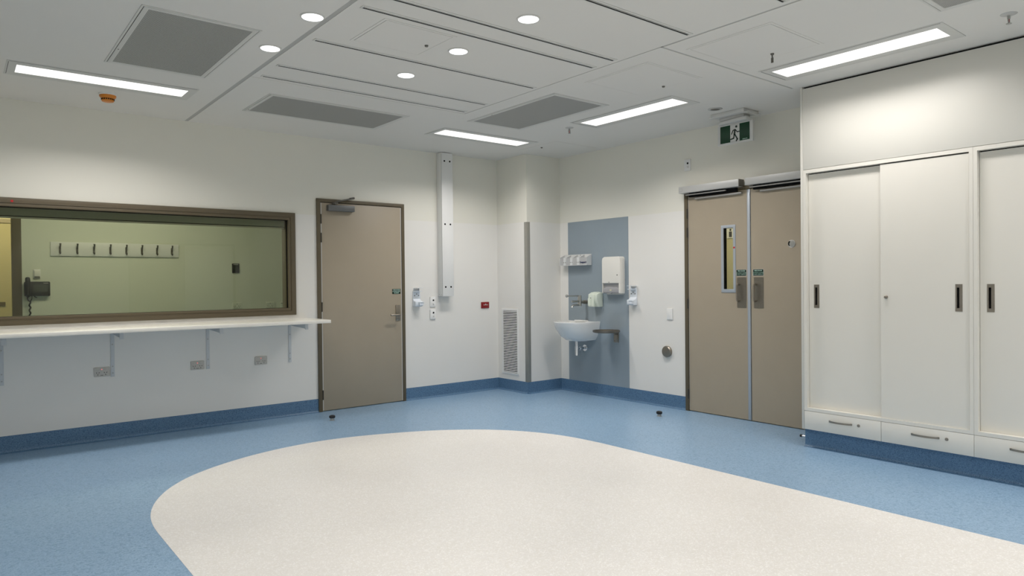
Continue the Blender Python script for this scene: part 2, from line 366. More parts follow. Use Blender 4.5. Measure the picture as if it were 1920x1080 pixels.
G().box(WX0 + .035, 0.032, WZ0 + .031, WX1 - .031, 0.042, WZ1 - .033).build('window_pane', M_glass, win)
bl = G().box(WX0 + .04, 0.080, 1.858, WX1 - .036, 0.120, 1.918).build('blind_cassette', M_blind, win)
G().tube([(WX0 + .045, .098, 1.853), (WX1 - .038, .098, 1.853)], 0.006).build('bottom_rail', M_dark, bl)
G().box(WX0 + .045, .084, 1.836, WX1 - .038, .092, 1.850).build('pull_strip', M_alu, bl)
G().lathe([(0.0095, -.0195), (0.0095, -.0178)], (-5.300, 0, 1.962), 1, 20).build('red_sticker', M_dot, win)

# ------------------------------------------------------------------ door_1 (single door, left wall)
d1 = root('door_1', (0, 0, 0))
g = G().plate(-2.818, 0, -1.816, 2.152, [(-2.776, -1, -1.852, 2.118)], 1, -0.020, -0.003)
g.plate(-2.785, 0, -1.846, 2.126, [(-2.776, -1, -1.852, 2.118)], 1, -0.003, 0.13)
g.build('door_frame', M_frame, d1, bevel=0.002)
lf = G().box(-2.770, -0.012, 0.008, -1.857, 0.032, 2.112).build('door_leaf', M_leaf, d1, bevel=0.001)
G().box(-2.7745, -0.0125, 0.010, -2.7655, 0.030, 2.110).box(-1.8615, -0.0125, 0.010, -1.8535, 0.030, 2.110).build('edge_lipping', M_lip, lf)
for z in (0.168, 1.058, 1.758, 1.947):
    G().tube([(-2.774, -0.018, z - .048), (-2.774, -0.018, z + .048)], 0.0075, 10).build('hinge', M_hinge, lf)
G().box(-1.932, -0.020, 0.886, -1.878, -0.012, 1.054).build('lock_plate', M_steel, lf, bevel=0.002)
G().tube([(-1.905, -.02, .948), (-1.905, -.062, .948), (-1.912, -.070, .948), (-1.93, -.072, .948), (-2.02, -.068, .948)], [.010, .010, .010, .009, .009], 12).lathe([(.007, -.024), (.007, -.019)], (-1.905, 0, .908), 1, 14).build('lever_handle', M_steel, lf)
sg = G().prism(rr(.100, .054, .005, cx=-1.921, cz=1.201), 1, -0.0140, -0.012).build('door_sign', M_sign, d1)
sg['label'] = 'dark green notice plate with pale lettering'
for i, t_ in enumerate(('THIS DOOR', 'PLEASE KEEP', 'CLOSED')): text(t_, 0.0165, M_print, sg, (-1.921, -0.0143, 1.2175 - .0165 * i), bold=.0003)
cb = G().box(-2.712, -0.066, 2.030, -2.424, -0.012, 2.090).build('door_closer', M_closer, d1, bevel=0.004)
G().tube([(-2.625, -.04, 2.088), (-2.625, -.04, 2.118)], .011, 10).box(-2.645, -.054, 2.106, -2.605, -.026, 2.116).tube([(-2.655, -.042, 2.106), (-2.60, -.045, 2.110)], .009, 8).tube([(-2.66, -.035, 2.105), (-2.615, -.04, 2.126), (-2.43, -.055, 2.172)], .0075, 8).tube([(-2.475, -.058, 2.163), (-2.425, -.058, 2.174)], .011, 8).build('closer_arm', M_dsteel, cb)

# ------------------------------------------------------------------ door_2 (double door, right wall); local x = -world y
d2 = root('door_2', (0, 0, 0), RW)
g = G().plate(2.383, 0, 3.895, 2.152, [(2.420, -1, 3.858, 2.122)], 1, -0.020, -0.003)
g.plate(2.413, 0, 3.859, 2.126, [(2.420, -1, 3.858, 2.122)], 1, -0.003, 0.13)
g.build('door_frame', M_frame, d2, bevel=0.002)
l1 = G().plate(2.427, 0.008, 3.080, 2.114, [(2.826, 1.204, 2.928, 1.776)], 1, -0.008, 0.037).build('door_leaf', M_leaf, d2)
l2 = G().plate(3.112, 0.008, 3.850, 2.114, [(3.486, 1.572, 3.526, 1.625)], 1, -0.008, 0.037).build('door_leaf', M_leaf, d2)
G().box(3.077, -0.014, 0.008, 3.106, 0.030, 2.114).build('meeting_strip', M_strip, l1, bevel=0.002)
G().box(2.4215, -0.006, 0.01, 2.4268, 0.030, 2.112).build('edge_lipping', M_lip, l1)
for z in (0.170, 1.060, 1.760, 1.945):
    G().tube([(2.418, -0.018, z - .048), (2.418, -0.018, z + .048)], 0.0075, 10).build('hinge', M_hinge, l1)
G().plate(2.799, 1.172, 2.954, 1.803, [(2.826, 1.204, 2.928, 1.776)], 1, -0.013, -0.008).build('vision_frame', M_strip, l1, bevel=0.0015)
G().plate(2.8235, 1.2015, 2.9305, 1.7785, [(2.8265, 1.2045, 2.9275, 1.7755)], 1, -0.007, 0.0375).build('vision_reveal', M_dark, l1)
G().box(2.827, 0.012, 1.205, 2.927, 0.018, 1.775).build('vision_pane', M_vglass, l1)
G().lathe([(0.009, -.0145), (0.009, -.0130)], (2.940, 0, 1.590), 1, 20).build('red_sticker', M_dot, l1)
G().lathe([(.034, -.0115), (.034, -.008)], (3.506, 0, 1.598), 1, 28).build('cylinder_cover', M_lip, l2)
G().lathe([(.027, -.0135), (.027, -.0112)], (3.514, 0, 1.596), 1, 24).build('cover_disc', M_alu, l2)
G().lathe([(.020, -.0128), (.020, -.0105)], (3.488, 0, 1.600), 1, 20, sx=.7, sy=1.1).build('cover_slot', M_dark, l2)
for x, lf_ in ((3.015, l1), (3.188, l2)):
    G().prism(rr(.098, .282, .006, cx=x, cz=1.172), 1, -0.0095, -0.008).build('push_plate', M_steel, lf_)
    hx = x - .022
    G().tube([(hx + .0, -.009, 1.246), (hx, -.040, 1.250), (hx, -.052, 1.244), (hx, -.056, 1.230), (hx, -.056, 1.115), (hx, -.052, 1.100), (hx, -.040, 1.094), (hx, -.009, 1.098)], .0085, 12).build('pull_handle', M_steel, lf_)
for x in (3.012, 3.184):
    s_ = G().prism(rr(.101, .055, .004, cx=x, cz=1.355), 1, -0.0098, -0.008).build('door_sign', M_sign, d2)
    s_['label'] = 'dark green notice plate with pale lettering'
    G().plate(x - .0535, 1.325, x + .0535, 1.385, [(x - .0503, 1.3278, x + .0503, 1.3822)], 1, -0.0092, -0.008).build('sign_border', M_lip, s_)
    text('FIRE DOOR', .0150, M_print, s_, (x, -.0101, 1.3710), bold=.0003); text('AUTOMATIC CLOSING', .0105, M_print, s_, (x, -.0101, 1.3530)); text('DO NOT OBSTRUCT', .0118, M_print, s_, (x, -.0101, 1.3390))
for x0, x1, t0, t1 in ((2.380, 3.045, 2.52, 2.97), (3.112, 3.860, 3.22, 3.72)):
    o = G().box(x0, -0.100, 2.141, x1, -0.0205, 2.206).build('door_operator', M_silver, d2, bevel=0.002)
    G().box(x1 - .0005, -.099, 2.1415, x1 + .008, -.021, 2.2055).build('end_cap', M_dsteel, o)
    G().box(t0 - .06, -.045, 2.102, t1 + .02, -.0205, 2.1405).build('arm_gap_shade', M_dark, o)  # dark block stands in for the shaded gap around the arm
    G().box(t0 - .08, -.075, 2.118, t1 - .08, -.055, 2.128).box(t0, -.034, 2.078, t1 + .06, -.009, 2.094).build('slide_arm', M_track, o, bevel=0.001)
    if x0 < 2.5: G().plate(x0 + .004, 2.158, x0 + .045, 2.188, [(x0 + .0065, 2.1605, x0 + .0425, 2.1855)], 1, -.1008, -.0998).build('emblem_plate', M_alu, o)

# ------------------------------------------------------------------ corridor behind the double door (seen through the vision panel)
c1 = struct(G().box(0.13, -7.0, -.1, 2.2, 1.5, 0).build('floor_corridor', M_floor))
struct(G().box(2.0, -7.0, 0, 2.1, 1.5, 2.76).build('wall_corridor', M_corr)); struct(G().box(0.13, 1.4, 0, 2.1, 1.5, 2.76).build('wall_corridor_end', M_corr)); struct(G().box(0.13, -7.1, 0, 2.1, -7.0, 2.76).build('wall_corridor_near_end', M_corr))
struct(G().box(0.13, -7.0, 2.7, 2.2, 1.5, 2.78).build('ceiling_corridor', M_ceil))
t = thing('ceiling_light', 'lit ceiling panel in the corridor behind the double door', 'light', (1.1, -2.2, 2.7))
G().box(-.25, -.6, -.012, .25, .6, 0).build('diffuser', E_corr2, t)
t = thing('wall_sign', 'small white pictogram sign seen through the door vision panel', 'sign', (1.998, -1.555, 1.875), RW)
G().box(-.085, -.006, -.06, .06, 0, .08).build('sign_plate', M_white, t)
G().lathe([(.014, -.009), (.014, -.006)], (.01, 0, .045), 1, 14).box(-.01, -.009, -.045, .03, -.006, .025).build('figure', M_black, t)
G().box(-.08, -.009, -.05, -.05, -.006, .075).build('stripe', M_frame, t)

# ------------------------------------------------------------------ room behind the window
NY = 2.5
struct(G().box(-7.4, 0.13, -.1, -0.6, 4.45, 0).build('floor_next_room', M_floor))
struct(G().box(-7.4, 0.13, 2.76, -0.6, 4.45, 2.86).build('ceiling_next_room', M_ceil))
nf = struct(G().plate(-7.4, 0, -0.9, 2.76, [(-6.12, -1, -5.17, 2.12)], 1, NY, NY + .12).build('wall_next_room_far', M_next, smooth=False))
G().plate(-7.4, 0, -0.9, 1.728, [(-6.14, -1, -5.15, 2.15)], 1, NY - .003, NY).build('vinyl_sheet', M_next, nf, smooth=False)
struct(G().box(-1.0, .13, 0, -.9, NY, 2.76).build('wall_next_room_right', M_next)); struct(G().box(-7.5, .13, 0, -7.4, 4.4, 2.76).build('wall_next_room_left', M_next))
d4 = root('door_4', (0, NY, 0))
G().plate(-6.20, 0, -5.09, 2.20, [(-6.12, -1, -5.175, 2.12)], 1, -.02, -.003).plate(-6.14, 0, -5.15, 2.14, [(-6.12, -1, -5.175, 2.12)], 1, -.003, .12).build('door_frame', M_frame, d4, bevel=.002)
struct(G().box(-7.4, 4.3, 0, -.9, 4.42, 2.76).build('wall_next_corridor', M_corr)); struct(G().box(-1.0, NY + .12, 0, -.9, 4.3, 2.76).build('wall_next_corridor_end', M_corr))
d5 = root('door_5', (0, 4.3, 0))
G().plate(-6.25, 0, -4.95, 2.16, [(-6.2, -1, -5.0, 2.11)], 1, -.02, 0).build('door_frame', M_leaf, d5); G().box(-6.19, -.012, .01, -5.01, 0, 2.10).build('door_leaf', M_tan, d5)
G().box(-5.23, -.02, 1.05, -5.155, -.012, 1.10).build('lock_plate', M_frame, d5)
def wl_thing(name, label, cat, x, z, y=NY, group=None): return thing(name, label, cat, (x, y - (.003 if z < 1.7 or y < 1 else 0), z), 0, group)
t = thing('ceiling_light', 'lit ceiling panel in the room behind the window', 'light', (-4.3, 1.25, 2.76)); G().box(-.8, -.16, -.012, .8, .16, 0).build('diffuser', E_next, t)
t = thing('ceiling_light', 'lit ceiling panel in the corridor beyond the far doorway', 'light', (-5.3, 3.45, 2.76)); G().box(-.5, -.16, -.012, .5, .16, 0).build('diffuser', E_corr, t)
t = wl_thing('coat_rack', 'long white wall board with eight coat hooks behind the window glass', 'coat rack', -4.18, 1.708)
G().box(-.648, -.018, -.078, .660, 0, .078).build('backboard', M_white, t, bevel=.002)
for i in range(8):
    x = -4.74 + i * 1.142 / 7 + 4.18
    h = G().tube([(x, -.018, .010), (x, -.045, .020), (x, -.060, .045), (x, -.062, .062)], [.008, .008, .009, .010], 8).tube([(x, -.018, -.03), (x, -.040, -.052), (x, -.052, -.050), (x, -.054, -.035)], [.007, .007, .008, .009], 8)
    h.box(x - .010, -.023, -.045, x + .010, -.018, .035).build('hook', M_dsteel, t, bevel=.001)
t = wl_thing('wall_phone', 'black wall telephone with handset and small screen behind the window', 'telephone', -4.955, 1.268)
G().prism(rr(.232, .158, .012), 1, -.045, 0).build('phone_body', M_black, t, bevel=.003)
G().box(-.036, -.047, -.030, .095, -.0448, .047).build('phone_screen', mat('phone_lcd', (.055, .062, .052, 1), .2), t)
G().box(.055, -.047, .060, .100, -.0452, .064).build('phone_marking', M_lip, t)
hs = G().tube([(-.088, -.060, -.075), (-.088, -.082, -.055), (-.088, -.085, .03), (-.088, -.082, .085), (-.088, -.060, .115)], [.020, .024, .018, .024, .022], 12).build('handset', M_black, t)
G().tube([(-.088, -.05, -.07), (-.09, -.05, -.10), (-.078, -.045, -.13)] + [(-.070 + .006 * math.sin(i * 1.3), -.04 + .006 * math.cos(i * 1.3), -.13 - i * .012) for i in range(28)], .0085, 6).tube([(-.05, -.04, -.07), (-.052, -.045, -.11), (-.068, -.045, -.14)], .004, 6).tube([(-.035, -.04, -.075), (-.005, -.04, -.098), (-.03, -.04, -.085)], .004, 6).build('phone_cord', M_black, t)
t = wl_thing('room_thermostat', 'small white wall controller just above the black telephone', 'thermostat', -4.955, 1.432)
G().box(-.033, -.010, -.050, .033, 0, .050).build('base_plate', M_white, t, bevel=.003); G().box(-.026, -.022, -.028, .028, -.010, .040).build('cover', M_cream, t, bevel=.003); G().box(-.024, -.0225, -.040, .026, -.012, -.030).build('vent_strip', M_dsteel, t)
t = wl_thing('touch_panel', 'small black upright wall panel with a dark screen behind the window', 'control panel', -2.845, 1.502)
G().prism(rr(.088, .120, .006), 1, -.016, 0).build('panel_body', M_black, t, bevel=.002); G().box(-.024, -.0175, -.034, .026, -.0158, .032).build('panel_screen', mat('panel_lcd', (.03, .04, .035, 1), .15), t); G().box(-.030, -.017, .044, .032, -.0158, .052).build('top_strip', M_acryl, t)
t = wl_thing('clock', 'dark rounded wall fitting just below the blind behind the glass', 'wall fitting', -4.455, 2.155, NY)
G().lathe([(.085, -.03), (.10, -.024), (.105, 0)], (0, 0, 0), 1, 30).build('clock_body', M_black, t); t.name = 'wall_speaker'

# ------------------------------------------------------------------ power points
def gpo(label, loc, group, m=M_gpo):
    t = thing('power_point', label, 'power point', loc, 0, group)
    G().prism(rr(.116, .078, .008), 1, -.011, 0).build('plate', m, t, bevel=.003)
    for x in (-.030, .026):
        G().box(x - .011, -.0145, .016, x + .011, -.0105, .027).build('rocker_switch', m, t, bevel=.001)
        k = G()
        for dx, dz, a in ((-.009, -.006, .5), (.009, -.006, -.5), (0, -.023, 0)):
            c, s_ = math.cos(a), math.sin(a); q = [(-.0022, -.005), (.0022, -.005), (.0022, .005), (-.0022, .005)]
            k.prism([(x + dx + u * c - v * s_, dz + u * s_ + v * c) for u, v in q], 1, -.0116, -.0108)
        k.build('socket_slots', M_black, t)
    G().lathe([(.0042, -.0130), (.0042, -.0105)], (-.002, 0, .021), 1, 12).build('indicator', E_red if m is M_gpo else M_dark, t)
    G().box(-.012, -.0116, -.030, .008, -.0108, -.027).build('marking', M_dark, t)
    return t
p0 = gpo('grey double power point under the bench, leftmost of three', (-4.708, -.003, .576), 'power points under the bench')
dup(p0, (-3.957, -.003, .568), 'middle grey double power point under the bench'); dup(p0, (-3.388, -.003, .567), 'grey double power point under the bench nearest the single door')
p1 = gpo('pale power point low behind the glass, below the black panel', (-2.832, NY - .003, 1.022), 'power points behind the window', M_next)
dup(p1, (-2.405, NY - .003, 1.020), 'faint pale power point behind the glass right of the black panel')
t = wl_thing('key_switch', 'small keyed wall switch at the window\'s lower right corner', 'switch', -2.235, 1.022)
G().prism(rr(.075, .085, .006), 1, -.010, 0).build('plate', M_next, t, bevel=.002); G().lathe([(.016, -.022), (.018, -.010)], (0, 0, -.008), 1, 20).build('key_barrel', M_chrome, t); G().box(-.03, -.014, .014, .025, -.010, .019).build('dark_bar', M_dark, t)

# ------------------------------------------------------------------ bench under the window
BZ, BD, BX1 = 0.956, 0.57, -2.925
t = tag(G().box(XL + .004, -BD, BZ - .030, BX1, -.0035, BZ).build('bench_top', M_bench, bevel=.003), 'long cream bench top on brackets under the window', 'bench')
def bracket(label, x):
    t = thing('shelf_bracket', label, 'bracket', (x, -.003, 0), 0, 'white brackets under the bench')
    G().box(-.014, -.007, .528, .014, 0, BZ - .0305).build('upright', M_brack, t, bevel=.001)
    G().prism([(-.007, BZ - .0305), (-.40, BZ - .0305), (-.425, BZ - .072), (-.415, BZ - .082), (-.007, BZ - .065)], 0, -.003, .003).box(-.017, -.420, BZ - .036, .017, -.007, BZ - .0305).prism([(-.41, BZ - .032), (-.422, BZ - .032), (-.432, BZ - .088), (-.420, BZ - .088)], 0, -.014, .014).build('arm', M_brack, t)
    g = G()
    for z in (.56, .615, .80): g.lathe([(.005, -.010), (.006, -.007)], (0, 0, z), 1, 12)
    g.build('screws', M_alu, t)['kind'] = 'stuff'; return t
b0 = bracket('white bench bracket nearest the single door', -3.104)
for x, s_ in ((-3.866, 'white bench bracket beside the middle power point'), (-4.628, 'white bench bracket right of the leftmost power point'), (-5.383, 'white bench bracket cut by the left picture edge')):
    dup(b0, (x, -.003, 0), s_)

# ------------------------------------------------------------------ things on the left wall
t = thing('cable_duct_column', 'tall white rectangular service box from ceiling to mid-wall', 'service duct', (-1.306, -.003, 1.138))
G().box(-.076, -.100, 0, .076, 0, H - 1.138 - .006).build('duct_cover', M_white, t, bevel=.0015)
G().box(-.0775, -.102, .004, -.0755, -.098, 1.60).build('cover_seam', M_alu, t)
for z in (1.242, 1.950, 2.661):
    for x in (-.035, .037): G().lathe([(.0105, -.1008), (.0105, -.0995)], (x, 0, z - 1.138), 1, 18).build('knockout_hole', M_dark, t)
for y in (-.03, -.075): G().lathe([(.003, -.0772), (.003, -.0755)], (0, y, .02), 0, 10).build('side_screw', M_dsteel, t)
def key(label, loc, rz, led=True):
    t = thing('call_switch', label, 'switch', loc, rz)
    G().prism(rr(.073, .113, .006), 1, -.012, 0).build('plate', M_white, t, bevel=.003)
    if led:
        G().lathe([(.010, -.0135), (.010, -.0118)], (.006, 0, .017), 1, 18).build('lens', M_dark, t)
        G().tube([(.006, -.012, -.02), (.006, -.020, -.026)], [.009, .007], 12).build('toggle', M_white, t)
    else: G().prism(rr(.028, .045, .003), 1, -.0145, -.0118).lathe([(.003, -.0155), (.003, -.0140)], (0, 0, .0), 1, 10).build('rocker_switch', M_white, t, bevel=.001)
    return t
key('upper of two small white switches beside the service box', (-1.457, -.003, 1.077), 0); key('lower of two small white switches beside the service box', (-1.457, -.003, .937), 0)
key('small white switch high on the wall above the double door', (-0.0, -2.418, 2.426), RW); key('white light switch between the basin and the double door', (-.003, -2.187, .951), RW, False)
t = thing('red_wall_plate', 'small red wall plate left of the corner column', 'wall plate', (-.722, -.003, 1.018))
G().prism(rr(.114, .074, .005), 1, -.012, 0).build('plate', M_red, t, bevel=.002); G().box(-.028, -.0128, -.001, .038, -.0118, .006).build('white_marking', M_lip, t); G().lathe([(.006, -.0145), (.007, -.012)], (.004, 0, .010), 1, 14).build('button', M_lip, t)

def sanitiser(label, loc, rz):
    t = thing('sanitiser_bracket', label, 'dispenser bracket', loc, rz, 'white sanitiser brackets')
    G().prism([(-.046, 0), (.046, 0), (.048, .10), (.044, .165), (.034, .186), (-.034, .186), (-.044, .165), (-.048, .10)], 1, -.010, 0).build('back_plate', M_blueish, t, bevel=.002)
    g = G()
    for x, z in ((0, .138), (-.026, .120), (.026, .120)): g.lathe([(.006, -.0112), (.006, -.0095)], (x, 0, z), 1, 12)
    g.build('screw_holes', M_dsteel, t)
    G().prism([(0.0, 0.0), (-.055, 0.0), (-.062, .012), (-.062, .055), (-.052, .058), (-.030, .062), (-.010, .085), (0, .085)], 0, -.046, .046).build('cup_holder', M_blueish, t, bevel=.003)
    G().box(-.008, -.086, .012, .044, -.061, .050).box(-.002, -.092, .046, .050, -.058, .049).build('front_tab', M_blueish, t, bevel=.002)
    G().box(-.040, -.058, .166, .042, -.008, .172).box(-.034, -.012, .172, -.026, -.006, .205).box(.028, -.012, .172, .036, -.006, .205).box(-.034, -.075, .203, .046, -.006, .207).build('top_arm', M_blueish, t, bevel=.001)
    return t
s0 = sanitiser('white sanitiser bracket right of the single door', (-1.668, -.003, 1.030), 0)
dup(s0, (-.003, -1.708, 1.032), 'white sanitiser bracket right of the paper towel dispenser', rz=RW)

# vent on the column
t = thing('wall_vent', 'tall white louvred vent on the corner column', 'vent', (-A - .003, -.244, .197), RW)
G().plate(-.157, 0, .157, .780, [(-.131, .022, .131, .755)], 1, -.008, 0).build('vent_frame', M_white, t, bevel=.001)
G().box(-.131, -.003, .022, .131, -.0005, .755).build('backing', M_dark, t)
NS = 37; me = None
for i in range(NS):
    z = .022 + (i + .55) * .733 / NS
    if me is None:
        o = G().prism([(-.008, -.0052), (-.006, -.0062), (-.0035, .0022), (-.0055, .0042)], 0, -.130, .130).build('slat', M_white, t, smooth=False); me = o.data
    else: o = bpy.data.objects.new('slat', me); COL.objects.link(o); o.parent = t
    o.location = (0, -.001, z)
t = thing('corner_guard', 'grey metal corner guard on the column edge', 'corner guard', (-A, -B, .134))
G().prism([(-.006, -.006), (.042, -.006), (.042, -.003), (-.003, -.003), (-.003, .042), (-.006, .042)], 2, 0, 1.846).build('guard_profile', M_guard, t, bevel=.001)

# ------------------------------------------------------------------ things on the right wall
bpn = tag(G().box(-.0055, -1.637, .134, -.003, -.698, 1.983).build('splashback_panel', M_panel), 'tall slate blue wall panel behind the hand basin', 'wall panel')
WP = -.0056
# basin (local: x right, -y out)
t = thing('hand_basin', 'white ceramic wall-hung basin with rounded front on blue panel', 'basin', (WP, -.970, .612), RW)
def dshape(w_, d, n=40, k=2.4):
    pts = []
    for i in range(n + 1):
        a = PI + PI * i / n; c, s_ = math.cos(a), math.sin(a)
        pts.append((w_ * math.copysign(abs(c) ** (2 / k), c), -d * abs(s_) ** (2 / k)))
    return pts
g = G(); lev = [(.130, .20, 0.0), (.165, .25, .012), (.200, .320, .06), (.228, .385, .14), (.238, .408, .195), (.242, .415, .218), (.240, .413, .224), (.205, .365, .222), (.190, .345, .195), (.150, .27, .12), (.08, .16, .10)]
for li, (w_, d, z) in enumerate(lev):
    off = 0 if li < 7 else .055
    for x, y in dshape(w_, d - off): g.v.append((x, min(y - off, -off if off else 0), z))
k = len(dshape(1, 1))
for i in range(len(lev) - 1):
    for j in range(k): g.f.append((i * k + j, i * k + (j + 1) % k, (i + 1) * k + (j + 1) % k, (i + 1) * k + j))
g.f.append(tuple(range(k))); g.f.append(tuple((len(lev) - 1) * k + j for j in range(k)))
g.build('bowl', M_ceram, t)
G().box(-.100, -.075, .222, .060, -.004, .236).build('rear_ledge', M_ceram, t, bevel=.005)
g = G().tube([(0, -.135, .002), (0, -.135, -.165)], [.0165, .0165], 16).tube([(0, -.135, -.06), (0, -.135, -.162)], .021, 16).tube([(0, -.125, -.088), (0, -.012, -.088)], .0155, 14).tube([(0, -.085, -.088), (0, -.070, -.088)], .021, 14)
g.build('waste_trap', M_chrome, t); G().lathe([(.036, -.008), (.038, -.004), (.038, 0)], (0, 0, -.088), 1, 26).build('wall_flange', M_chrome, t)
t = thing('wall_tap', 'chrome wall tap with long lever above the basin', 'tap', (WP, -1.0, 1.053), RW)
G().tube([(0, 0, 0), (0, -.045, 0)], .021, 16).tube([(0, -.04, 0), (0, -.115, 0)], .016, 16).build('wall_pipe', M_steel, t)
G().tube([(0, -.108, -.045), (0, -.108, .077)], .0185, 16).tube([(0, -.13, -.045), (0, -.13, .077)], .010, 12).build('tap_body', M_nickel, t)
G().tube([(0, -.115, -.030), (0, -.205, -.032), (0, -.225, -.038), (0, -.232, -.055)], [.012, .011, .012, .014], 12).tube([(0, -.12, .012), (0, -.235, .010)], [.012, .0125], 12).build('spout', M_nickel, t)  # upper tube is an added solid shape for the spout's ghost reflection
G().tube([(0, -.13, .073), (0, -.31, .073)], .0075, 10).lathe([(.006, -.326), (.015, -.320), (.017, -.310), (.013, -.302)], (0, 0, .073), 1, 14).build('lever', M_nickel, t)
t = thing('soap_dispenser', 'pale green soap dispenser beside the wall tap', 'dispenser', (WP, -1.190, 1.004), RW)
G().prism([(0, .0), (-.092, 0), (-.10, .005), (-.10, .105), (-.098, .140), (-.055, .160), (0, .168)], 0, -.066, .020).prism([(0, .0), (-.06, 0), (-.098, .085), (-.098, .140), (-.055, .156), (0, .162)], 0, .020, .066).build('soap_housing', M_mint, t, bevel=.004)
G().box(-.066, -.108, .012, -.020, -.099, .094).build('push_lever', M_mint, t, bevel=.003); G().tube([(-.025, -.109, .098), (-.025, -.1, .098)], .004, 8).build('lock_pin', M_dsteel, t)
t = thing('towel_dispenser', 'tall white paper towel dispenser on the blue panel', 'dispenser', (WP, -1.452, 1.143), RW)
G().prism(rr(.262, .412, .024, cx=0, cz=.206), 1, -.012, 0).build('back_shell', M_cream, t)
G().prism([(-.134, .124), (.134, .124), (.134, .372), (.126, .398), (.100, .412), (-.100, .412), (-.126, .398), (-.134, .372)], 1, -.078, -.012).box(-.134, -.076, .014, -.128, -.012, .126).box(.112, -.078, .014, .134, -.012, .126).build('cover', M_cream, t, bevel=.010, seg=4)
G().box(-.128, -.052, .012, .112, -.012, .124).build('towel_slot', M_smoke, t)
G().prism([(-.126, .018), (-.03, .018), (-.012, .006), (.0, .020), (.110, .018), (.110, .066), (.06, .080), (-.05, .084), (-.126, .064)], 1, -.070, -.0515).build('slot_tray', M_smoke, t, bevel=.004)
G().prism(rr(.030, .014, .006, cx=-.012, cz=.048), 1, -.072, -.0695).build('paper_end', M_corr, t)
G().lathe([(.0065, -.0795), (.0065, -.077)], (.092, 0, .212), 1, 14).build('lock', M_black, t); G().box(-.036, -.0790, .132, -.022, -.0775, .138).build('emblem', M_dsteel, t)
t = thing('glove_holder', 'clear grey acrylic holder with four pockets above the tap', 'holder', (WP, -.635, 1.474), RW)
G().box(.0, -.004, 0, .45, 0, .128).build('back_plate', M_acrylw, t, bevel=.001); G().box(.0, -.082, 0, .45, -.004, .004).build('base_plate', M_acrylw, t)
for i in range(4):
    x = .002 + i * .112
    G().prism([(-.082, .004), (-.004, .004), (-.004, .124), (-.05, .105), (-.082, .088)], 0, x, x + .004).build('divider', M_acrylw, t)
    fp = G().prism([(x + .004, .004), (x + .110, .004), (x + .110, .088), (x + .004, .088)], 1, -.082, -.079).build('pocket_front', M_acryl, t)
    if i < 3: G().box(x + .068, -.0835, .004, x + .108, -.082, .094).build('white_edge', M_acrylw, fp)
    g = G()
    for dx in ((.075, .101) if i < 3 else (.02,)): g.lathe([(.0045, -.0855), (.0045, -.0825)], (x + dx, 0, .036 if i < 3 else .114), 1, 10)
    g.build('screws', M_dsteel, fp)['kind'] = 'stuff'
G().prism([(-.082, .004), (-.004, .004), (-.004, .124), (-.05, .105), (-.082, .088)], 0, .447, .451).build('divider', M_acrylw, t)
text('Kenguard', .027, M_navy, t, (.395, -.0832, .034), bold=.0012)
t = thing('round_tray_shelf', 'round dark metal tray on a bracket right of the basin', 'shelf', (WP, -1.455, .617), RW)
G().box(-.036, -.006, 0, .036, 0, .111).box(-.025, -.17, .110, .025, 0, .1165).build('wall_bracket', M_steel, t, bevel=.001)
G().lathe([(.060, .116), (.134, .117), (.147, .122), (.149, .140), (.145, .142), (.142, .127), (.06, .123)], (0, -.160, 0), 2, 44).build('tray', M_dsteel, t)
g = G()
for x in (-.012, .014): g.lathe([(.006, -.0075), (.006, -.0055)], (x, 0, .088), 1, 10)
for x in (-.022, .022): g.lathe([(.003, -.0075), (.003, -.0055)], (x, 0, .018), 1, 10)
g.build('screws', M_black, t)['kind'] = 'stuff'
t = thing('wall_bumper', 'round satin metal wall bumper below the light switch', 'bumper', (-.003, -2.152, .567), RW)
G().lathe([(.057, 0), (.058, -.020), (.050, -.030), (.02, -.033)][::-1], (0, 0, 0), 1, 36).build('bumper_cap', M_steel, t)

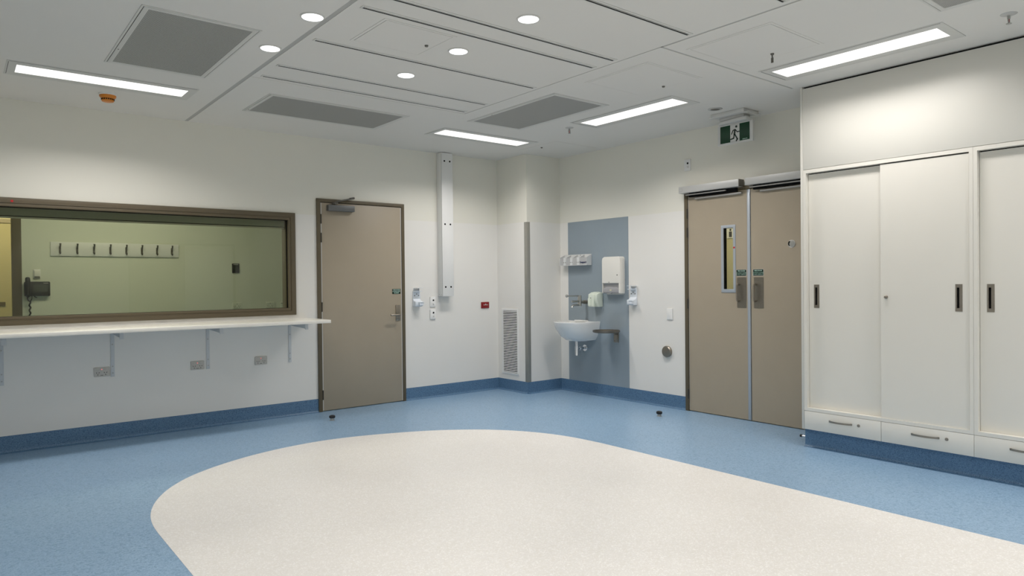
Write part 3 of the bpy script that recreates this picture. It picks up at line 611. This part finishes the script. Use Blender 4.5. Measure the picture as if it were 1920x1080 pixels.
# ------------------------------------------------------------------ fitted cabinets, local x = -world y, front at x = -0.58
CF = -.58; UW = 1.138
def cab(label, y):
    t = thing('sliding_door_cabinet', label, 'cabinet', (CF, y, 0), RW, 'fitted white cabinets')
    g = G().plate(.0006, .284, UW - .0006, 2.124, [(.023, .308, UW - .023, 2.098)], 1, 0.0, 0.06)
    g.box(0, .06, .15, .016, .575, 2.124).box(UW - .016, .06, .15, UW, .575, 2.124).box(0, .02, .142, UW, .575, .16).box(0, .10, .296, UW, .57, .306)
    g.build('carcass', M_cab, t)
    G().box(.016, .075, .306, UW - .016, .085, 2.11).build('inner_shade', M_dark, t)  # black sheet painted as the shade behind the door gaps
    G().box(.003, .019, .146, UW - .003, .022, .2835).build('drawer_gap_shade', M_dark, t)  # black strip gives the drawer joints their shade by colour
    for x0, x1, yf, px in ((.0250, .585, .038, .0845), (.565, UW - .0262, .008, 1.0535)):
        hw, z0, z1 = .0205, 1.071, 1.249
        d = G().plate(x0, .3085, x1, 2.090, [(px - hw + .006, z0 + .018, px + hw - .006, z1 - .018)], 1, yf, yf + .018).build('sliding_door', M_cab, t)
        G().plate(px - hw, z0, px + hw, z1, [(px - hw + .009, z0 + .022, px + hw - .011, z1 - .022)], 1, yf - .0018, yf).plate(px - hw + .006, z0 + .018, px + hw - .006, z1 - .018, [(px - hw + .009, z0 + .022, px + hw - .011, z1 - .022)], 1, yf, yf + .014).box(px - .001, yf + .009, z0 + .022, px + hw - .010, yf + .0125, z1 - .022).build('flush_pull', M_steel, d)
        G().box(px - hw + .007, yf + .0125, z0 + .02, px + hw - .007, yf + .0165, z1 - .02).build('pull_shade', M_dark, d)  # black floor paints the shade in the pull's left half
        if x0 > .5: G().lathe([(.007, yf - .022), (.009, yf - .020), (.009, yf - .008), (.012, yf - .006), (.012, yf + .001)], (.603, 0, 1.160), 1, 18).build('push_lock', M_steel, d)
    for x0, x1, h0, h1, lx in ((.001, .5645, .195, .363, .410), (.5675, UW - .001, .765, .937, .981)):
        d = G().box(x0, 0, .142, x1, .018, .2815).build('drawer', M_cab, t, bevel=.001)
        n = 10; P = [(h0 + (h1 - h0) * i / n, -.003 - .024 * math.sin(PI * i / n) ** .7) for i in range(n + 1)]
        Q = [(a, b - .004) for a, b in reversed(P)]
        G().prism(P + Q, 2, .2215, .2345).box(h0 - .001, -.006, .2215, h0 + .010, 0, .2345).box(h1 - .010, -.006, .2215, h1 + .001, 0, .2345).build('bow_handle', M_steel, d)
        G().lathe([(.003, -.0045), (.010, -.0040), (.011, 0)], (lx, 0, .2275), 1, 18).build('drawer_lock', M_steel, d)
    return t
c0 = cab('white sliding-door cabinet with two drawers beside the double door', -3.920)
dup(c0, (CF, -3.920 - UW, 0), 'second white sliding-door cabinet, cut by the right picture edge')
tag(G().box(CF - .001, -3.919, .141, -.004, -3.901, H).build('end_panel', M_bulk, bevel=.001), 'narrow white end panel of the cabinets beside the double door', 'panel')
tag(G().box(CF, -6.196, 2.1265, CF + .02, -3.9205, H - .016).build('bulkhead_panel', M_bulk, bevel=.001), 'wide plain white panel above the cabinets up to the ceiling', 'panel')
G().box(CF + .03, -6.196, 2.13, CF + .04, -3.92, H).build('ceiling_gap_shade', M_dark)['kind'] = 'structure'  # black sheet paints the shade in the gap under the ceiling
toe = struct(G().box(-.530, -6.196, 0, -.02, -3.902, .141).build('trim_2', M_skirt)); toe.name = 'baseboard_cabinet'
skirt('baseboard_cabinet_cove', (-.530, -3.902), (-.530, -6.196), (-1, 0))

# ------------------------------------------------------------------ door stops on the floor
def stop(label, x, y):
    t = thing('door_stop', label, 'door stop', (x, y, 0), 0, 'floor door stops')
    G().lathe([(.024, 0), (.024, .003), (.018, .005), (.018, .022)], n=24).build('metal_base', M_alu, t)
    G().lathe([(.017, .020), (.027, .024), (.029, .034), (.027, .044), (.020, .047), (.012, .041)], n=28).build('rubber_cap', M_black, t); return t
s1 = stop('black floor door stop in front of the single door', -2.889, -.486); dup(s1, (-.445, -2.400, 0), 'black floor door stop in front of the double door')
t = thing('rod_door_stop', 'steel rod door stop with black tip at the cabinet base', 'door stop', (-.36, -3.902, .032))
G().tube([(0, 0, 0), (0, .12, 0)], .008, 12).build('rod', M_chrome, t); G().tube([(0, .12, 0), (0, .135, 0)], .0115, 12).build('rubber_tip', M_black, t)

# ------------------------------------------------------------------ ceiling fittings (local z = 0 at the ceiling)
def lamp(name, parent, w, shape, sx, sy, spread, z, col):
    d = bpy.data.lights.new(name, 'AREA'); d.shape = shape; d.size = sx; d.size_y = sy; d.energy = w; d.color = col; d.spread = math.radians(spread)
    o = bpy.data.objects.new(name, d); COL.objects.link(o); o.parent = parent; o.location = (0, 0, z); return o
def strip(label, x, y, rz=0.0):
    t = thing('strip_light', label, 'light', (x, y, H), rz, 'recessed strip lights')
    G().plate(-.585, -.185, .585, .185, [(-.528, -.104, .528, .104)], 2, -.0035, 0).build('light_frame', M_grf, t, bevel=.001)
    G().box(-.572, -.1765, -.0042, .572, -.174, -.0034).box(-.5755, -.16, -.0042, -.573, .16, -.0034).build('seam', M_dark, t)
    G().box(-.528, -.104, -.0022, .528, .104, 0).build('diffuser', E_strip, t); lamp('lamp', t, STRIP_W, 'RECTANGLE', 1.05, .205, 141, -.005, LAMP); return t
l0 = strip('lit strip light near the orange smoke detector, at left', -4.790, -.958)
for x, y, rz, s_ in ((-1.440, -.975, 0, 'lit strip light nearest the corner column'), (-1.018, -2.585, -PI / 2, 'lit strip light in front of the exit sign'), (-1.035, -4.525, -PI / 2, 'large lit strip light above the cabinets at right'),
                 (-1.035, -6.5, PI / 2, 'strip light in the rear ceiling on the cabinet side'), (-5.12, -4.525, PI / 2, 'strip light in the ceiling above the camera, left side'),
                 (-5.12, -6.5, PI / 2, 'strip light in the rear ceiling, left side'), (-4.79, -7.75, 0, 'strip light near the rear wall, left'), (-1.44, -7.75, 0, 'strip light near the rear wall, right')):
    n = dup(l0, (x, y, H), s_, rz=rz)
    if 'above the cabinets' in s_:
        lo = [k for k in kids(n) if k.type == 'LIGHT'][0]; lo.data = lo.data.copy(); lo.data.energy = 12.0; lo.data.spread = math.radians(146)
def downlight(label, x, y):
    t = thing('downlight', label, 'light', (x, y, H), 0, 'round downlights')
    G().lathe([(.056, -.001), (.058, -.006), (.064, -.005), (.067, 0)], n=40).build('trim_ring', M_grf, t)
    G().lathe([(.0575, -.0065), (.0575, -.001)], n=40).build('lens', E_down, t); lamp('lamp', t, DOWN_W, 'DISK', .11, .11, 125, -.008, (1, .985, .96)); return t
q0 = downlight('round downlight left of the groove, nearer the camera', -4.106, -3.015)
for x, y, s_ in ((-4.110, -2.372, 'round downlight beside the large square ceiling grille'), (-3.142, -3.709, 'round downlight at top centre, nearest the camera'), (-3.148, -3.028, 'round downlight right of the square access panel'),
                 (-3.156, -2.386, 'round downlight farthest from the camera'), (-4.106, -5.2, 'round downlight in the rear ceiling, first on the left'), (-4.106, -5.85, 'round downlight in the rear ceiling, second on the left'),
                 (-3.145, -5.0, 'round downlight in the rear ceiling, first in the middle'), (-3.145, -5.7, 'round downlight in the rear ceiling, second in the middle')):
    dup(q0, (x, y, H), s_)
def grille(label, x0, y0, x1, y1):
    w2, h2 = (x1 - x0) / 2, (y1 - y0) / 2
    t = thing('ceiling_grille', label, 'grille', ((x0 + x1) / 2, (y0 + y1) / 2, H), 0, 'perforated ceiling grilles')
    G().plate(-w2, -h2, w2, h2, [(-w2 + .012, -h2 + .012, w2 - .012, h2 - .012)], 2, -.004, 0).build('outer_frame', M_grf, t, bevel=.001)
    G().plate(-w2 + .015, -h2 + .015, w2 - .015, h2 - .015, [(-w2 + .042, -h2 + .042, w2 - .042, h2 - .042)], 2, -.005, -.001).build('inner_frame', M_grf, t, bevel=.001)
    G().plate(-w2 + .012, -h2 + .012, w2 - .012, h2 - .012, [(-w2 + .0165, -h2 + .0165, w2 - .0165, h2 - .0165)], 2, -.0016, -.0002).build('shadow_gap', M_dark, t)
    G().box(-w2 + .042, -h2 + .042, -.0035, w2 - .042, h2 - .042, -.0005).build('perforated_plate', M_perf, t)
    G().lathe([(.004, -.0062), (.004, -.0048)], (-w2 + .028, .25, 0), 2, 10).build('latch', M_dark, t); return t
grille('large perforated grille at upper left beside the strip light', -4.876, -2.640, -4.250, -1.468)
grille('perforated grille above the single door', -3.750, -1.350, -2.515, -.692)
grille('perforated grille right of the centre, behind the corner strip light', -2.000, -2.665, -1.380, -1.485)
grille('perforated grille cut by the top edge at right', -2.005, -6.35, -1.400, -5.158)
def access(label, x0, y0, x1, y1, lx, ly, keyed=False):
    cx, cy = (x0 + x1) / 2, (y0 + y1) / 2; w2, h2 = (x1 - x0) / 2, (y1 - y0) / 2
    t = thing('access_panel', label, 'access panel', (cx, cy, H), 0, 'ceiling access panels')
    G().plate(-w2, -h2, w2, h2, [(-w2 + .018, -h2 + .018, w2 - .018, h2 - .018)], 2, -.0022, 0).build('panel_frame', M_ceil, t)
    G().plate(-w2 + .017, -h2 + .017, w2 - .017, h2 - .017, [(-w2 + .0215, -h2 + .0215, w2 - .0215, h2 - .0215)], 2, -.0008, -.0001).build('shadow_gap', M_dark, t)
    G().box(-w2 + .0205, -h2 + .0205, -.0026, w2 - .0205, h2 - .0205, -.0002).build('flap', M_ceil, t)
    G().lathe([(.009, -.012), (.011, -.008), (.012, -.0025)], (lx - cx, ly - cy, 0), 2, 16).build('lock', M_dsteel, t)
    if keyed: G().tube([(lx - cx, ly - cy, -.012), (lx - cx, ly - cy, -.030)], .005, 8).box(lx - cx - .002, ly - cy - .008, -.062, lx - cx + .002, ly - cy + .008, -.030).build('key', M_dsteel, t)
access('square access panel between two downlights near the top', -3.780, -3.235, -3.298, -2.795, -3.367, -3.0)
access('square access panel with a small lock behind the middle strip light', -2.010, -3.610, -1.410, -3.010, -1.468, -3.303)
access('square access panel with a key hanging from its lock', -2.008, -4.512, -1.408, -3.920, -1.500, -4.215, True)
access('square access panel above the corner column', -.735, -1.300, -.135, -.700, -.640, -.965)
for i, y in enumerate(SLOTS):
    nm = ('nearest the single-door wall', 'second from the single-door wall', 'third from the single-door wall, passing below the square access panel', 'fourth from the single-door wall', 'fifth from the single-door wall, one of a close pair', 'sixth, crossing the top picture edge', 'seventh, mostly above the picture', 'in the rear ceiling, first', 'in the rear ceiling, second', 'in the rear ceiling, third')[i]
    t = thing('air_slot', 'long dark ceiling air slot ' + nm, 'air slot', ((SLX0 + SLX1) / 2, y, H), 0, 'linear ceiling air slots')
    L2 = (SLX1 - SLX0) / 2
    G().box(-L2, .0, -.0034, L2, .0105, .01).build('slot_shade', M_dark, t)  # solid black bar paints the slot's shade in place of an opening
    G().plate(-L2 - .012, -.026, L2 + .012, .018, [(-L2, 0, L2, .0105)], 2, -.0030, .0004).prism([(-.022, -.003), (-.004, -.003), (-.001, -.0005), (-.016, -.006)], 0, -L2, L2).build('slot_frame', M_alip, t)
def sprinkler(label, x, y):
    t = thing('sprinkler', label, 'sprinkler', (x, y, H), 0, 'ceiling sprinklers')
    G().lathe([(.018, -.010), (.030, -.006), (.040, -.002), (.041, 0)], n=28).build('escutcheon', M_silver, t)
    G().tube([(0, 0, -.008), (0, 0, -.028)], .008, 10).tube([(.010, 0, -.022), (.012, 0, -.042), (0, 0, -.052)], .003, 6).tube([(-.010, 0, -.022), (-.012, 0, -.042), (0, 0, -.052)], .003, 6).lathe([(.014, -.056), (.014, -.053)], n=16).build('head', M_alu, t)
    G().tube([(0, 0, -.026), (0, 0, -.050)], .0028, 8).build('glass_bulb', M_dot, t); return t
r0 = sprinkler('small chrome sprinkler beside the corner strip lights', -1.055, -1.840); dup(r0, (-1.050, -5.385, H), 'chrome sprinkler at the top right corner above the cabinets')
t = thing('smoke_detector', 'orange smoke detector on the ceiling at left', 'smoke detector', (-4.725, -.600, H))
G().lathe([(.058, -.014), (.063, -.011), (.063, 0)], n=36).build('base', M_white, t)
G().lathe([(.030, -.062), (.040, -.059), (.044, -.050), (.044, -.038), (.056, -.026), (.058, -.014)], n=36).build('detector_body', M_orange, t)
g = G()
for i in range(20):
    a = 2 * PI * i / 20; c, s_ = math.cos(a), math.sin(a); r0_, wd = .0438, .0042
    P = [(r0_ * c - wd * s_, r0_ * s_ + wd * c), (r0_ * c + wd * s_, r0_ * s_ - wd * c), ((r0_ + .0015) * c + wd * s_, (r0_ + .0015) * s_ - wd * c), ((r0_ + .0015) * c - wd * s_, (r0_ + .0015) * s_ + wd * c)]
    g.prism(P, 2, -.050, -.039)
g.build('vent_slots', M_dark, t)['kind'] = 'stuff'
t = thing('ceiling_speaker', 'small round recessed ceiling fitting beside the exit sign', 'ceiling fitting', (-.545, -3.115, H))
G().lathe([(.038, -.003), (.042, -.007), (.060, -.004), (.062, 0)], n=32).build('rim', M_silver, t); G().lathe([(.036, -.0062), (.040, -.004)], n=28).build('dark_centre', M_dsteel, t)

# ------------------------------------------------------------------ exit sign (local x right, -y towards the room)
t = thing('exit_sign', 'green and white running man exit sign hanging from the ceiling', 'exit sign', (-.27, -3.130, H), RW)
G().prism([(-.165, -.125), (.165, -.125), (.165, .105), (-.165, .105)], 2, -.032, -.001).build('base_box', M_exitw, t, bevel=.003)
G().box(-.190, -.115, -.034, .190, -.085, -.029).box(-.190, .075, -.034, .190, .105, -.029).build('mounting_strip', M_exitw, t, bevel=.001)
G().box(-.120, -.060, -.060, .120, .045, -.032).build('gear_tray', M_silver, t, bevel=.004)
hp = [(-.155 + .31 * i / 12, -.040 - .035 * math.sin(PI * (i / 12) * .55)) for i in range(13)]
G().prism(hp + [(.155, .02), (-.155, .02)], 2, -.088, -.062).build('curved_housing', M_exitw, t, bevel=.002)
G().plate(-.176, -.268, .176, -.088, [(-.150, -.250, .145, -.098)], 1, -.006, .010).build('panel_frame', M_exitw, t, bevel=.002)
fc = G().box(-.150, -.004, -.250, .145, .008, -.098).build('green_face', M_green, t)
G().box(-.047, -.0055, -.249, .045, -.003, -.099).build('white_field', M_exitw, t)
M_man = M_sign
g = G()
def limb(pts, r):
    """flat limbs: capsules in the x-z plane"""
    for (x0, z0), (x1, z1) in zip(pts, pts[1:]):
        a = math.atan2(z1 - z0, x1 - x0); P = []
        for k in range(7): P.append((x1 + r * math.cos(a - PI / 2 + PI * k / 6), z1 + r * math.sin(a - PI / 2 + PI * k / 6)))
        for k in range(7): P.append((x0 + r * math.cos(a + PI / 2 + PI * k / 6), z0 + r * math.sin(a + PI / 2 + PI * k / 6)))
        g.prism(P, 1, -.0066, -.0054)
S = .150; ox, oz = -.047, -.249
W = lambda *p: [(ox + a * .092, oz + b * S) for a, b in p]
limb(W((.66, .86)), .009)
P = [(ox + .66 * .092 + .0105 * math.cos(2 * PI * k / 16), oz + .86 * S + .0105 * math.sin(2 * PI * k / 16)) for k in range(16)]; g.prism(P, 1, -.0066, -.0054)
limb(W((.52, .66), (.46, .44)), .0085); limb(W((.30, .66), (.50, .70)), .0045); limb(W((.30, .66), (.14, .46)), .0042); limb(W((.56, .70), (.76, .54), (.98, .55)), .0042)
limb(W((.44, .42), (.38, .20), (.02, .16)), .0055); limb(W((.50, .42), (.78, .12), (.66, .03)), .0058)
g.build('running_figure', M_man, t)
text('PIERLITE', .013, M_print, t, (.098, -.0045, -.240), bold=.0002)
